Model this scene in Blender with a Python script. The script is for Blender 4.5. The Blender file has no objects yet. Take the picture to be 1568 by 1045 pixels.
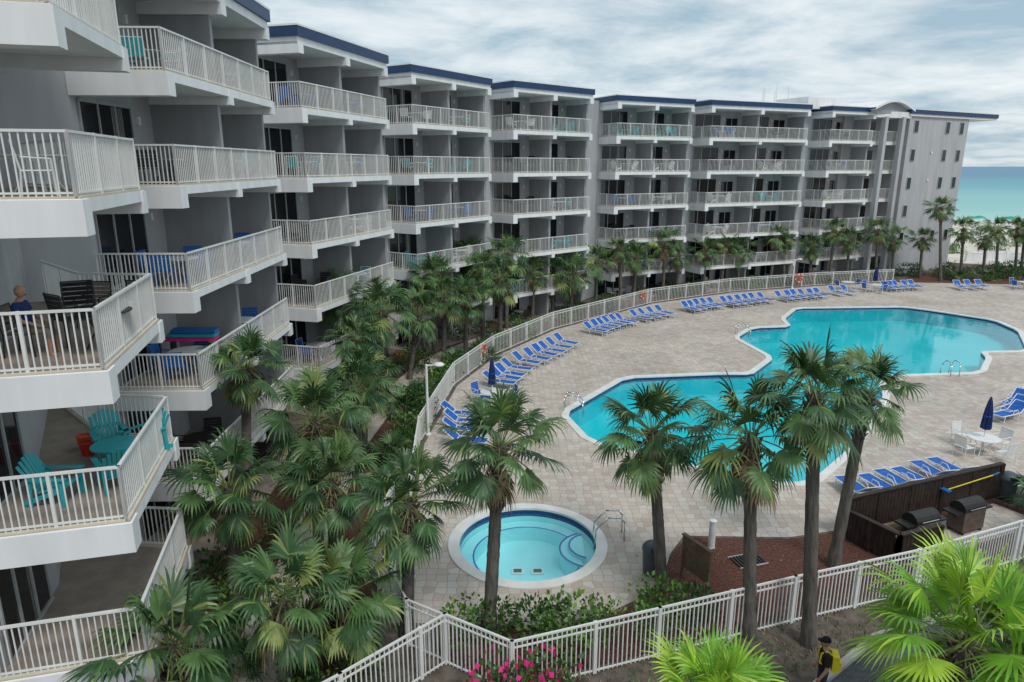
import bpy, math, random
from mathutils import Vector, Matrix
from mathutils.geometry import tessellate_polygon
random.seed(7)
scene=bpy.context.scene
COL=scene.collection
S=1.05
CAMZ=11.7
# ------------------------------------------------------------ materials
def mat(name,col,rough=.6,var=.12,scale=3.0,bump=0.0,spec=.4,metal=0.0,detail=2,bscale=None,streak=False):
    m=bpy.data.materials.new(name);m.use_nodes=True
    nt=m.node_tree;N=nt.nodes;Lk=nt.links
    b=N['Principled BSDF'];b.inputs['Roughness'].default_value=rough
    b.inputs['Specular IOR Level'].default_value=spec;b.inputs['Metallic'].default_value=metal
    tc=N.new('ShaderNodeTexCoord');src=tc.outputs['Object']
    if streak:
        mp=N.new('ShaderNodeMapping');mp.inputs['Scale'].default_value=(1,1,.16);Lk.new(src,mp.inputs['Vector']);src=mp.outputs[0]
    no=N.new('ShaderNodeTexNoise');no.inputs['Scale'].default_value=scale;no.inputs['Detail'].default_value=detail
    Lk.new(src,no.inputs['Vector'])
    mx=N.new('ShaderNodeMix');mx.data_type='RGBA'
    mr=N.new('ShaderNodeMapRange');mr.inputs[1].default_value=.3;mr.inputs[2].default_value=.7
    Lk.new(no.outputs['Fac'],mr.inputs[0]);Lk.new(mr.outputs[0],mx.inputs['Factor'])
    mx.inputs['A'].default_value=(*[c*(1-var) for c in col],1)
    mx.inputs['B'].default_value=(*[min(1,c*(1+var)) for c in col],1)
    Lk.new(mx.outputs['Result'],b.inputs['Base Color'])
    if bump>0:
        n2=N.new('ShaderNodeTexNoise');n2.inputs['Scale'].default_value=bscale or scale*6;n2.inputs['Detail'].default_value=3
        Lk.new(tc.outputs['Object'],n2.inputs['Vector'])
        bp=N.new('ShaderNodeBump');bp.inputs['Strength'].default_value=bump;bp.inputs['Distance'].default_value=.05
        Lk.new(n2.outputs['Fac'],bp.inputs['Height']);Lk.new(bp.outputs[0],b.inputs['Normal'])
    return m
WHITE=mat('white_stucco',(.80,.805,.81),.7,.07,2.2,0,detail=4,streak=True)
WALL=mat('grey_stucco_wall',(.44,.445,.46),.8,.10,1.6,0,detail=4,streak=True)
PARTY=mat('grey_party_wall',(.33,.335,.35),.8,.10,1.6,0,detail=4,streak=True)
NAVY=mat('navy_fascia',(.014,.045,.13),.45,.12,2)
ROOF=mat('roof_membrane',(.6,.6,.59),.8,.15,.4)
GLASS=mat('dark_window_glass',(.010,.013,.016),.08,.4,.7,spec=.45)
CURT=mat('curtain_behind_glass',(.15,.155,.15),.3,.2,6)
FRAME=mat('door_frame',(.40,.41,.42),.4,.1,3)
RAILM=mat('white_rail_paint',(.76,.76,.74),.45,.06,2)
CREAM=mat('rail_base_trim',(.62,.56,.44),.6,.08,2)
TILE=mat('balcony_floor',(.34,.28,.23),.6,.15,2.5)
BLUE=mat('blue_sling',(.006,.105,.44),.6,.2,5)
NAVC=mat('navy_cloth',(.012,.03,.14),.8,.2,6)
TEAL=mat('teal_plastic',(.03,.38,.42),.45,.1,4)
BLUEP=mat('blue_plastic',(.015,.14,.45),.45,.1,4)
DARK=mat('dark_metal',(.025,.024,.023),.45,.2,6)
TAN=mat('tan_sling',(.22,.19,.15),.7,.15,8)
WPL=mat('white_plastic',(.76,.76,.75),.4,.06,3)
CHROME=mat('stainless_rail',(.6,.6,.6),.2,.05,3,metal=1)
BROWN=mat('dark_brown_wood',(.035,.022,.018),.65,.35,5,.3)
WOOD=mat('weathered_wood',(.16,.11,.07),.8,.25,6,.3)
BIN=mat('bin_slate',(.07,.09,.11),.5,.15,4)
RED=mat('red_plastic',(.55,.03,.015),.45,.1,4)
ORNG=mat('orange_plastic',(.7,.11,.02),.45,.1,4)
GREENC=mat('green_canopy',(.01,.33,.22),.7,.15,2)
KERB=mat('kerb_concrete',(.38,.37,.35),.85,.2,2,.2)
MULCH=mat('red_mulch',(.145,.06,.042),.95,.55,12,.9,detail=6)
SOIL=mat('ground_soil',(.135,.11,.09),.95,.45,3,.7,detail=8,bscale=20)
SAND=mat('beach_sand',(.64,.59,.51),.9,.12,.3,.3)
ASPH=mat('asphalt',(.08,.085,.09),.85,.35,5,.35,detail=6)
CONC=mat('equipment_cover',(.12,.085,.07),.75,.3,4,.3)
TRUNK=mat('palm_trunk',(.13,.115,.10),.95,.4,9,.9,bscale=26)
BOOT=mat('palm_boots',(.13,.105,.08),.95,.5,9,0)
LG1=mat('palm_leaf_dark',(.042,.10,.036),.42,.35,2.2)
LG2=mat('palm_leaf_mid',(.085,.165,.052),.42,.3,2.2)
LG3=mat('palm_leaf_yellow',(.22,.27,.08),.5,.25,2.5)
LGD=mat('palm_leaf_dead',(.28,.21,.12),.9,.3,4)
LB1=mat('bright_leaf_a',(.15,.34,.028),.4,.3,2.5)
LB2=mat('bright_leaf_b',(.34,.52,.05),.4,.25,2.5)
STEM=mat('petiole',(.20,.25,.08),.6,.2,3)
HB1=mat('shrub_leaf_dark',(.03,.08,.02),.5,.3,4)
HB2=mat('shrub_leaf_light',(.085,.175,.036),.5,.3,4)
PINK=mat('pink_flower',(.8,.03,.25),.6,.2,4)
SKIN=mat('skin',(.45,.25,.17),.55,.08,6)
BLACKC=mat('black_cloth',(.012,.012,.014),.85,.2,8)
NAVYT=mat('trousers_cloth',(.03,.035,.05),.85,.2,8)
YEL=mat('yellow_hivis',(.75,.62,.03),.6,.1,6)
HAIR=mat('hair',(.05,.03,.02),.7,.2,12)
EYE=mat('eye_dark',(.02,.015,.01),.2,.1,6)
WATTR=mat('tile_band',(.01,.05,.16),.25,.3,8)
BASIN=mat('pool_basin_plaster',(.008,.60,.68),.6,.07,.25,detail=4)
TUBB=mat('tub_plaster',(.40,.83,.88),.6,.04,1)
COPE=mat('pool_coping',(.72,.71,.68),.6,.08,2)

def paver(name='deck_pavers',sc=3.3):
    m=bpy.data.materials.new(name);m.use_nodes=True;nt=m.node_tree;N=nt.nodes;L=nt.links
    b=N['Principled BSDF'];b.inputs['Roughness'].default_value=.75;b.inputs['Specular IOR Level'].default_value=.3
    tc=N.new('ShaderNodeTexCoord')
    v=N.new('ShaderNodeTexVoronoi');v.feature='DISTANCE_TO_EDGE';v.inputs['Scale'].default_value=sc;v.inputs['Randomness'].default_value=.42
    v2=N.new('ShaderNodeTexVoronoi');v2.inputs['Scale'].default_value=sc;v2.inputs['Randomness'].default_value=.42
    L.new(tc.outputs['Object'],v.inputs['Vector']);L.new(tc.outputs['Object'],v2.inputs['Vector'])
    sep=N.new('ShaderNodeSeparateColor');L.new(v2.outputs['Color'],sep.inputs[0])
    r=N.new('ShaderNodeValToRGB');e=r.color_ramp.elements
    e[0].color=(.47,.39,.335,1);e[1].color=(.585,.545,.49,1)
    x=r.color_ramp.elements.new(.5);x.color=(.54,.475,.415,1)
    L.new(sep.outputs[0],r.inputs[0])
    def mrn(scale,lo,hi,a,bb,det=7):
        n=N.new('ShaderNodeTexNoise');n.inputs['Scale'].default_value=scale;n.inputs['Detail'].default_value=det;n.inputs['Roughness'].default_value=.65
        L.new(tc.outputs['Object'],n.inputs['Vector'])
        mr=N.new('ShaderNodeMapRange');mr.inputs[1].default_value=lo;mr.inputs[2].default_value=hi;mr.inputs[3].default_value=a;mr.inputs[4].default_value=bb
        L.new(n.outputs['Fac'],mr.inputs[0]);return mr.outputs[0]
    a_=mrn(.2,.34,.60,.78,1.05);b_=mrn(.09,.30,.42,.80,1.0,5)
    mm=N.new('ShaderNodeMath');mm.operation='MULTIPLY';L.new(a_,mm.inputs[0]);L.new(b_,mm.inputs[1])
    mu=N.new('ShaderNodeMix');mu.data_type='RGBA';mu.blend_type='MULTIPLY';mu.inputs['Factor'].default_value=1
    L.new(r.outputs[0],mu.inputs['A'])
    cb=N.new('ShaderNodeCombineColor')
    for i in range(3): L.new(mm.outputs[0],cb.inputs[i])
    L.new(cb.outputs[0],mu.inputs['B'])
    j=N.new('ShaderNodeMapRange');j.inputs[1].default_value=.01;j.inputs[2].default_value=.05
    L.new(v.outputs['Distance'],j.inputs[0])
    m2=N.new('ShaderNodeMix');m2.data_type='RGBA';L.new(j.outputs[0],m2.inputs['Factor'])
    m2.inputs['A'].default_value=(.34,.275,.235,1);L.new(mu.outputs['Result'],m2.inputs['B'])
    L.new(m2.outputs['Result'],b.inputs['Base Color'])
    return m
PAVER=paver()
def water(name,tint,scale=1.6,strength=.1):
    m=bpy.data.materials.new(name);m.use_nodes=True;nt=m.node_tree;N=nt.nodes;L=nt.links
    N.remove(N['Principled BSDF'])
    t=N.new('ShaderNodeBsdfTransparent');t.inputs[0].default_value=(*tint,1)
    g=N.new('ShaderNodeBsdfGlossy');g.inputs['Roughness'].default_value=.05;g.inputs[0].default_value=(1,1,1,1)
    tc=N.new('ShaderNodeTexCoord');n=N.new('ShaderNodeTexNoise');n.inputs['Scale'].default_value=scale;n.inputs['Detail'].default_value=3
    L.new(tc.outputs['Object'],n.inputs['Vector'])
    bp=N.new('ShaderNodeBump');bp.inputs['Strength'].default_value=strength;bp.inputs['Distance'].default_value=.05
    L.new(n.outputs['Fac'],bp.inputs['Height']);L.new(bp.outputs[0],g.inputs['Normal'])
    f=N.new('ShaderNodeFresnel');f.inputs[0].default_value=1.33
    ms=N.new('ShaderNodeMixShader');L.new(f.outputs[0],ms.inputs[0]);L.new(t.outputs[0],ms.inputs[1]);L.new(g.outputs[0],ms.inputs[2])
    L.new(ms.outputs[0],N['Material Output'].inputs['Surface'])
    return m
PWATER=water('pool_water_surface',(.75,1,1.0))
TWATER=water('tub_water_surface',(.88,1,1.0),3)
def seamat():
    m=bpy.data.materials.new('gulf_water');m.use_nodes=True;nt=m.node_tree;N=nt.nodes;L=nt.links
    b=N['Principled BSDF'];b.inputs['Roughness'].default_value=.4;b.inputs['Specular IOR Level'].default_value=.25
    tc=N.new('ShaderNodeTexCoord');d=N.new('ShaderNodeVectorMath');d.operation='DOT_PRODUCT';d.inputs[1].default_value=(.33,.944,0)
    L.new(tc.outputs['Object'],d.inputs[0])
    n=N.new('ShaderNodeTexNoise');n.inputs['Scale'].default_value=.012;n.inputs['Detail'].default_value=4
    L.new(tc.outputs['Object'],n.inputs['Vector'])
    ad=N.new('ShaderNodeMath');ad.operation='MULTIPLY_ADD';ad.inputs[1].default_value=160
    L.new(n.outputs['Fac'],ad.inputs[0]);L.new(d.outputs['Value'],ad.inputs[2])
    mr=N.new('ShaderNodeMapRange');mr.inputs[1].default_value=220;mr.inputs[2].default_value=1100
    L.new(ad.outputs[0],mr.inputs[0])
    r=N.new('ShaderNodeValToRGB');e=r.color_ramp.elements
    e[0].color=(.42,.62,.56,1);e[1].color=(.05,.20,.32,1)
    x=r.color_ramp.elements.new(.12);x.color=(.22,.50,.48,1)
    x=r.color_ramp.elements.new(.42);x.color=(.08,.33,.40,1)
    L.new(mr.outputs[0],r.inputs[0]);L.new(r.outputs[0],b.inputs['Base Color'])
    return m
SEA=seamat()
# ------------------------------------------------------------ mesh builder
class MB:
    def __init__(s): s.v=[];s.f=[];s.m=[];s.sl=[]
    def mi(s,m):
        if m not in s.sl: s.sl.append(m)
        return s.sl.index(m)
    def add(s,vs,fs,m):
        b=len(s.v);s.v+= [tuple(x) for x in vs];k=s.mi(m)
        for f in fs: s.f.append(tuple(b+i for i in f));s.m.append(k)
    def box8(s,p,m): s.add(p,[(0,3,2,1),(4,5,6,7),(0,1,5,4),(1,2,6,5),(2,3,7,6),(3,0,4,7)],m)
    def bx(s,x0,x1,y0,y1,z0,z1,m): s.box8([(x0,y0,z0),(x1,y0,z0),(x1,y1,z0),(x0,y1,z0),(x0,y0,z1),(x1,y0,z1),(x1,y1,z1),(x0,y1,z1)],m)
    def seg(s,a,b,w,h,m,up=(0,0,1)):
        a=Vector(a);b=Vector(b);d=(b-a)
        if d.length<1e-6:return
        d.normalize();u=Vector(up);sd=d.cross(u)
        if sd.length<1e-4: sd=d.cross(Vector((0,1,0)))
        sd.normalize();u=sd.cross(d);sd=sd*w/2;u=u*h/2
        s.box8([a-sd-u,a+sd-u,b+sd-u,b-sd-u,a-sd+u,a+sd+u,b+sd+u,b-sd+u],m)
    def prism(s,poly,z0,z1,m,top=None,bot=None):
        ar=sum(poly[i][0]*poly[(i+1)%len(poly)][1]-poly[(i+1)%len(poly)][0]*poly[i][1] for i in range(len(poly)))
        if ar<0: poly=poly[::-1]
        n=len(poly)
        vs=[(p[0],p[1],z0) for p in poly]+[(p[0],p[1],z1) for p in poly]
        s.add(vs,[(i,(i+1)%n,n+(i+1)%n,n+i) for i in range(n)],m)
        tri=tessellate_polygon([[Vector((p[0],p[1],0)) for p in poly]])
        def fix(t):
            a,b,c=[poly[i] for i in t]
            return t if (b[0]-a[0])*(c[1]-a[1])-(b[1]-a[1])*(c[0]-a[0])>0 else t[::-1]
        s.add([(p[0],p[1],z1) for p in poly],[fix(t) for t in tri],top or m)
        s.add([(p[0],p[1],z0) for p in poly],[fix(t)[::-1] for t in tri],bot or m)
    def cyl(s,a,b,r0,r1,n,m,cap=True):
        a=Vector(a);b=Vector(b);d=(b-a).normalized();x=d.orthogonal().normalized();y=d.cross(x)
        vs=[];
        for c,r in((a,r0),(b,r1)):
            for i in range(n):
                t=2*math.pi*i/n;vs.append(c+(x*math.cos(t)+y*math.sin(t))*r)
        fs=[(i,(i+1)%n,n+(i+1)%n,n+i) for i in range(n)]
        if cap: fs+= [tuple(range(n))[::-1],tuple(range(n,2*n))]
        s.add(vs,fs,m)
    def tube(s,pts,r,n,m):
        for i in range(len(pts)-1): s.cyl(pts[i],pts[i+1],r,r,n,m)
    def lathe(s,prof,n,m,c=(0,0)):
        vs=[];k=len(prof)
        for r,z in prof:
            for i in range(n):
                t=2*math.pi*i/n;vs.append((c[0]+r*math.cos(t),c[1]+r*math.sin(t),z))
        fs=[(j*n+i,j*n+(i+1)%n,(j+1)*n+(i+1)%n,(j+1)*n+i) for j in range(k-1) for i in range(n)]
        s.add(vs,fs,m)
    def mesh(s,name,smooth=False):
        me=bpy.data.meshes.new(name);me.from_pydata(s.v,[],s.f)
        for m in s.sl: me.materials.append(m)
        me.polygons.foreach_set('material_index',s.m)
        if smooth: me.polygons.foreach_set('use_smooth',[True]*len(s.f))
        me.update();return me
    def obj(s,name,parent=None,loc=(0,0,0),smooth=False):
        return place(s.mesh(name,smooth),name,loc,parent=parent)
def place(me,name,loc=(0,0,0),rz=0,sc=1,parent=None,rot=None):
    o=bpy.data.objects.new(name,me);COL.objects.link(o);o.location=loc
    o.rotation_euler=rot if rot else (0,0,rz)
    o.scale=(sc,sc,sc) if not isinstance(sc,tuple) else sc
    if parent:o.parent=parent
    return o
def empty(name,loc=(0,0,0)):
    o=bpy.data.objects.new(name,None);COL.objects.link(o);o.location=loc;o.empty_display_size=.3;return o
def rail(mb,path,z,h=1.07,sp=.115,m=RAILM,pk=.022,post=1.35,top=.06,postw=.055):
    for a,b in zip(path[:-1],path[1:]):
        a=Vector((a[0],a[1]));b=Vector((b[0],b[1]));L=(b-a).length;d=(b-a)/L
        mb.seg((*a,z+h),(*b,z+h),top,.045,m);mb.seg((*a,z+.09),(*b,z+.09),.035,.035,m)
        if h<1.2: mb.seg((*a,z+.018),(*b,z+.018),.14,.036,CREAM)
        q=Vector((-d.y,d.x))
        n=max(1,round(L/sp))
        for i in range(n+1):
            c=a+d*(L*i/n);w=pk/2
            if i%max(1,round(post/sp))==0 or i==n: w=postw/2
            p=[c-d*w-q*w,c+d*w-q*w,c+d*w+q*w,c-d*w+q*w]
            z0=z+.03;z1=z+h-.02 if w<.02 else z+h+.03
            mb.add([(x.x,x.y,z0) for x in p]+[(x.x,x.y,z1) for x in p],[(0,1,5,4),(1,2,6,5),(2,3,7,6),(3,0,4,7)]+([(4,5,6,7)] if w>.02 else []),m)
def ZK(k): return 2.94*k-.585
# ------------------------------------------------------------ building
BLD=empty('condominium_building')
blocks=[((-6.75,10.9),(-7.8,14.8),1),((-8.65,18.2),(-8.85,26.7),2),((-8.6,29.4),(-6.4,37.1),2),((-5.6,40.2),(-1.4,46.7),2),
 ((.1,47.7),(5.95,53.0),2),((8.4,57.1),(15.4,60.8),2),((17.0,61.2),(27.4,65.9),2),((30,67.2),(35.3,69.6),1)]
D=2.6
body=[];rear=[]
bays=[]
def door(mb,o,d,n,w,z,h=2.25):
    o=Vector((o[0],o[1]));out=-n
    def P(s,dep,zz): q=o+d*s+out*dep;return Vector((q.x,q.y,zz))
    mb.box8([P(0,-.05,z+.04),P(w,-.05,z+.04),P(w,.02,z+.04),P(0,.02,z+.04),P(0,-.05,z+h),P(w,-.05,z+h),P(w,.02,z+h),P(0,.02,z+h)],GLASS)
    nm=3 if w>1.8 else 2
    if random.random()<.45:
        a=random.choice([0,.0,.6])*w;b=a+w*random.uniform(.1,.33);b=min(b,w)
        k=int((b-a)/.09)+1
        for i in range(k):
            s0=a+i*.09
            if s0>b-.05:break
            mb.box8([P(s0,.02,z+.08),P(s0+.07,.02,z+.08),P(s0+.06,.026,z+.08),P(s0+.01,.026,z+.08),P(s0,.02,z+h-.06),P(s0+.07,.02,z+h-.06),P(s0+.06,.026,z+h-.06),P(s0+.01,.026,z+h-.06)],CURT)
    for i in range(nm+1):
        s0=w*i/nm
        mb.seg(P(s0,.035,z),P(s0,.035,z+h),.05,.06,FRAME,up=(d.x,d.y,0))
    mb.seg(P(-.03,.04,z+h),P(w+.03,.04,z+h),.08,.08,FRAME)
    mb.seg(P(-.03,.04,z+.03),P(w+.03,.04,z+.03),.07,.06,FRAME)
for bi,(L,R,nb) in enumerate(blocks):
    L=Vector(L)*S;R=Vector(R)*S;d=(R-L).normalized();n=Vector((-d.y,d.x));W=(R-L).length
    mb=MB();rl=MB();dr=MB()
    Lb=L+n*D;Rb=R+n*D
    if bi==0:
        Rb2=Vector((-9.95,13.2))*S
        ex=[Vector((-9.5,14.9))*S,Vector((-11.7,16.9))*S]
        slabpoly=[L,R,ex[0],ex[1],Vector((-12.6,16.4))*S,Vector((-10.4,13.0))*S,Lb+n*.3]
        body+=[Vector((-14,6))*S+n*0,Lb,Rb2,Vector((-12.2,17.0))*S];rear+=[Vector((-22,6))*S]
    else:
        slabpoly=[L,R,R+n*(D+.3),L+n*(D+.3)]
        body+=[Lb,Rb];rear+=[L+n*13,R+n*13]
    bw=W/nb
    for k in range(1,6):
        z=ZK(k)
        mb.prism(slabpoly,z-.24,z,WHITE,top=TILE)
        for j in range(nb+1):
            s_=.17 if j==0 else (W-.14 if j==nb else bw*j)
            hh=.62 if j==0 else .5
            wd=.42 if j==0 else .34
            a=L+d*s_-n*.035;b=L+d*s_+n*D
            mb.seg((*a,z-hh/2-.004),(*b,z-hh/2-.004),wd,hh-.02,WHITE)
        ins=.09
        l2=L+d*ins+n*ins;r2=R-d*ins+n*ins
        if bi==0:
            e0=ex[0]-d*ins;e1=ex[1]+Vector((.1,-.12))
            path=[Lb+d*ins,l2,r2,e0,e1]
        else: path=[Lb+d*ins,l2,r2]
        rail(rl,path,z,pk=.022,sp=.115 if bi<3 else .15)
    for k in range(0,6):
        z=ZK(k) if k else 0.02; zt=ZK(k+1)-.24 if k<5 else 16.75
        for j in range(1,nb+1):
            if bi==0: continue
            s_=bw*j if j<nb else W-.14
            a=L+d*s_+n*(.42 if k else .5);b=L+d*s_+n*(D+.05)
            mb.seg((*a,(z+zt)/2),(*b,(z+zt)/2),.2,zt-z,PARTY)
        for j in range(nb):
            o=Lb+d*(bw*j+ (.3 if j==0 else .3))
            ww=min(2.7,bw-.95)
            if bi==0: o=Lb+d*.5;ww=2.1
            if bi==6: ww=3.0
            door(dr,o,d,n,ww,z,2.25 if k else 1.95)
            q=o+d*(ww+.35)-n*.06
            if bi>0: dr.bx(q.x-.06,q.x+.06,q.y-.06,q.y+.06,z+1.75,z+2.0,WPL)
            bays.append((L+d*bw*j,d,n,bw,k,bi))
            if bw>4.6 or bi in (5,6):
                o2=o+d*(ww+.6)
                ww2=bw-ww-1.5
                if ww2>.7: door(dr,o2,d,n,ww2,z+.5,1.5)
    mb.prism([L-n*.3,R-n*.3,R+n*D,L+n*D],-.1,.03,TILE)
    o1=L-n*.12-d*.1;o2=R-n*.12+d*.1
    rp=[o1,o2,R+n*6+d*.1,L+n*6-d*.1] if bi else [o1,o2,Vector((-9.2,15.6))*S,Vector((-12.6,17.4))*S,L+n*6]
    i1=L-n*.02;i2=R-n*.02
    rp2=[i1,i2,R+n*5.9,L+n*5.9] if bi else [i1,i2,Vector((-9.3,15.3))*S,Vector((-12.5,17.1))*S,L+n*5.9]
    mb.prism(rp2,16.68,17.0,WHITE)
    mb.prism(rp,16.98,17.38,NAVY)
    mb.prism([Vector(p)+ (Vector(p)-sum(rp,Vector((0,0)))/len(rp)).normalized()*.03 for p in rp],17.375,17.45,WHITE,top=ROOF)
    for j in range(nb+1):
        s_=.2 if j==0 else (W-.14 if j==nb else bw*j)
        a=L+d*s_-n*.05;b=L+d*s_+n*D
        mb.seg((*a,16.55),(*b,16.55),.4,.46,WHITE)
    mb.obj('balcony_slabs_block',BLD);rl.obj('balcony_railings',BLD);dr.obj('sliding_doors',BLD)
mb=MB()
foot=body+rear[::-1]
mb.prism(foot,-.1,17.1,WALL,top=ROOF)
mb.obj('main_walls',BLD)
# stair recess and wing
mb=MB();rl=MB()
R8=Vector((35.3,69.6))*S;A=Vector((39.8,71.6))*S;d=Vector((.875,.485)).normalized();n=Vector((-d.y,d.x))
R8b=R8+n*2.4;Ab=A+n*2.4
mb.prism([R8b-d*1.5,Ab+d*1,Ab+d*1+n*6,R8b-d*1.5+n*6],-.1,16.9,WALL,top=ROOF)
for k in range(1,6):
    z=ZK(k)
    mb.prism([R8+n*.6,A+n*.6,Ab+n*.2,R8b+n*.2],z-.3,z,WHITE,top=TILE)
    rail(rl,[R8+n*.7,A+n*.7],z,pk=.03,sp=.16)
    c=(R8b+Ab)/2-n*.02
    mb.bx(c.x-.5,c.x+.5,c.y-.06,c.y-.0,z,z+2.1,GLASS)
for t in (.28,.78):
    c=R8.lerp(A,t)
    mb.seg((*c,0),(*c,16.6),.5,.5,WALL,up=(d.x,d.y,0))
mb.prism([R8-n*.1,A-n*.1,Ab,R8b],16.5,17.1,WHITE)
c0=R8.lerp(A,.40)-n*.6;rad=3.3
vs=[];ns=14
def arc(i): return -rad+2*rad*i/ns, 17.15+.85*math.sin(math.pi*i/ns)
for off in(0,5):
    for i in range(ns+1):
        x_,z_=arc(i);p=c0+d*x_+n*off;vs.append((p.x,p.y,z_))
vo=[(x,y,z+.22) for x,y,z in vs];m_=ns+1
fs=[]
for i in range(ns):
    fs.append((i,i+1,m_+i+1,m_+i));b=2*m_
    fs.append((b+i,b+m_+i,b+m_+i+1,b+i+1));fs.append((i,b+i,b+i+1,i+1))
mb.add(vs+vo,fs,WHITE)
vs=[]
for i in range(ns+1):
    x_,z_=arc(i);p=c0+d*x_+n*.5;vs+=[(p.x,p.y,16.9),(p.x,p.y,z_)]
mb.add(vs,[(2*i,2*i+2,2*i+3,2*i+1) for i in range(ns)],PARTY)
# wing
Wl=10.5*S
E=A+d*Wl
mb.prism([A,E,E+n*9,A+n*9],-.1,16.9,WALL,top=ROOF)
rp=[A-d*.4-n*.3,A+d*15.6*S-n*.3,A+d*15.6*S+n*9,A-d*.4+n*9]
mb.prism([rp[0]+d*.1+n*.1,rp[1]-d*.1+n*.1,rp[2]-d*.1,rp[3]+d*.1],16.75,17.0,WHITE)
mb.prism(rp,16.98,17.4,NAVY)
mb.prism([rp[0]-d*.03-n*.03,rp[1]+d*.03-n*.03,rp[2]+d*.03,rp[3]-d*.03],17.395,17.46,WHITE,top=ROOF)
for k in range(1,6):
    z=ZK(k)
    for s0 in (1.2,7.0,9.7):
        a=A+d*s0-n*.03
        mb.seg((*(a),z+1.0),(*(a),z+2.25),.75,.08,FRAME,up=(n.x,n.y,0))
        a=a-n*.03
        mb.seg((*(a),z+1.05),(*(a),z+2.2),.62,.06,GLASS,up=(n.x,n.y,0))
    mb.prism([E-d*.05+n*1.5,E+d*2.1+n*1.5,E+d*2.1+n*6,E-d*.05+n*6],z-.25,z,WHITE,top=TILE)
    rail(rl,[E+n*1.6,E+d*2.0+n*1.6,E+d*2.0+n*5.9],z,pk=.04,sp=.16)
for k in(3,4):
    c=A+d*4.6-n*.05;mb.cyl((*c,ZK(k)+1.9),(*(c-n*.06),ZK(k)+1.9),.12,.12,10,WHITE)
c=R8-d*4.5+n*3
mb.prism([c-d*3.4-n*1,c+d*2.8-n*1,c+d*2.8+n*3,c-d*3.4+n*3],17.2,18.3,WHITE,top=ROOF)
for i in range(5):
    q=c+d*(-4+i*.9)+n*(4+i%2)
    mb.cyl((*q,17.2),(*q,19.5+.3*(i%3)),.05,.04,5,WPL)
q=A+d*1.4+n*2
mb.prism([q,q+d*.8,q+d*.8+n*.8,q+n*.8],17.3,18.3,PARTY)
mb.obj('end_wing',BLD);rl.obj('end_wing_railings',BLD)

# ------------------------------------------------------------ ground / pools
pool=[(2.6,31.4),(6.5,37.1),(12,37.8),(13.9,37.8),(16.5,41.3),(15.8,46.5),(18,49.5),(21,49.9),(21.5,52.6),(24.2,56.7),(33.4,57.2),(35.0,55.6),(37.6,52.1),(37.0,48.6),(33.6,43),(30.4,42.8),(29.8,41.3),(27.3,38.2),(21.6,37.6),(20.1,35.7),(19.5,34),(14.5,27.2),(11.3,23.8),(8.9,24.1),(7,25.6),(3.5,27.9)][::-1]
def area(p): return sum(p[i][0]*p[(i+1)%len(p)][1]-p[(i+1)%len(p)][0]*p[i][1] for i in range(len(p)))/2
def chaikin(p,k=.18):
    o=[]
    for i in range(len(p)):
        a=Vector(p[i]);pr=Vector(p[i-1]);nx=Vector(p[(i+1)%len(p)])
        l=min(.5,k*min((a-pr).length,(nx-a).length))
        o+=[a+(pr-a).normalized()*l,a+(nx-a).normalized()*l]
    return o
pool=chaikin(pool)
if area(pool)<0: pool=pool[::-1]
def offset(p,r):
    out=[];n=len(p)
    for i in range(n):
        a=Vector(p[i-1]);b=Vector(p[i]);c=Vector(p[(i+1)%n])
        d1=(b-a).normalized();d2=(c-b).normalized()
        n1=Vector((d1.y,-d1.x));n2=Vector((d2.y,-d2.x));m=(n1+n2);m.normalize()
        out.append(b+m*r/max(.5,m.dot(n1)))
    return out
TC=(.5,19.6)
def circ(r,n=64,c=TC): return [Vector((c[0]+r*math.cos(2*math.pi*i/n),c[1]+r*math.sin(2*math.pi*i/n))) for i in range(n)]
def sheet(name,outer,holes,z,m):
    loops=[[Vector((p[0],p[1],0)) for p in outer]]+[[Vector((p[0],p[1],0)) for p in h] for h in holes]
    pts=[p for l in loops for p in l];tri=tessellate_polygon(loops)
    fs=[]
    for t in tri:
        a,b,c=[pts[i] for i in t]
        fs.append(t if (b-a).cross(c-a).z>0 else t[::-1])
    mb=MB();mb.add([(p.x,p.y,z) for p in pts],fs,m);return mb.obj(name)
def basin(name,inner,water_z,depth,wm,bm,rimw):
    root=empty(name)
    mb=MB();outer=offset(inner,rimw);n=len(inner)
    for i in range(n):
        j=(i+1)%n
        a,b,c,e=inner[i],inner[j],outer[j],outer[i]
        mb.add([(*a,.045),(*b,.045),(*c,.045),(*e,.045),(*c,-.02),(*e,-.02),(*a,-.03),(*b,-.03)],[(0,3,2,1),(3,5,4,2),(0,1,7,6)],COPE)
        mb.add([(*a,-.03),(*b,-.03),(*b,-.26),(*a,-.26)],[(0,1,2,3)],WATTR)
        mb.add([(*a,-.26),(*b,-.26),(*b,-depth),(*a,-depth)],[(0,1,2,3)],bm)
    tri=tessellate_polygon([[Vector((p.x,p.y,0)) for p in inner]])
    mb.add([(*p,-depth) for p in inner],tri,bm)
    mb.obj('basin_and_coping',root)
    w=MB();w.add([(*p,water_z) for p in inner],tri,wm)
    w.obj('water_surface',root)
    return root
BIG=9000
sheet('ground',[(-BIG,-BIG),(BIG,-BIG),(BIG,BIG),(-BIG,BIG)],[offset(pool,.25),circ(2.4)],0,SOIL)
deck=[(-3.2,15.6),(-3.4,21.3),(-3.8,27.6),(-3,35.7),(-1,41.7),(3.2,48.9),(12.3,58.7),(20.9,64.1),(30.5,67.7),(39.7,70.1),(52,68.5),(70,62),(60,40),(34,29),(21.2,24.6),(17.2,22.6),(11.0,20.4),(9.0,19.9),(5.6,20.0),(4.9,18.9),(4.4,17.6),(3.6,16.7),(2.4,15.9),(.8,15.5),(-1.5,15.6)]
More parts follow.
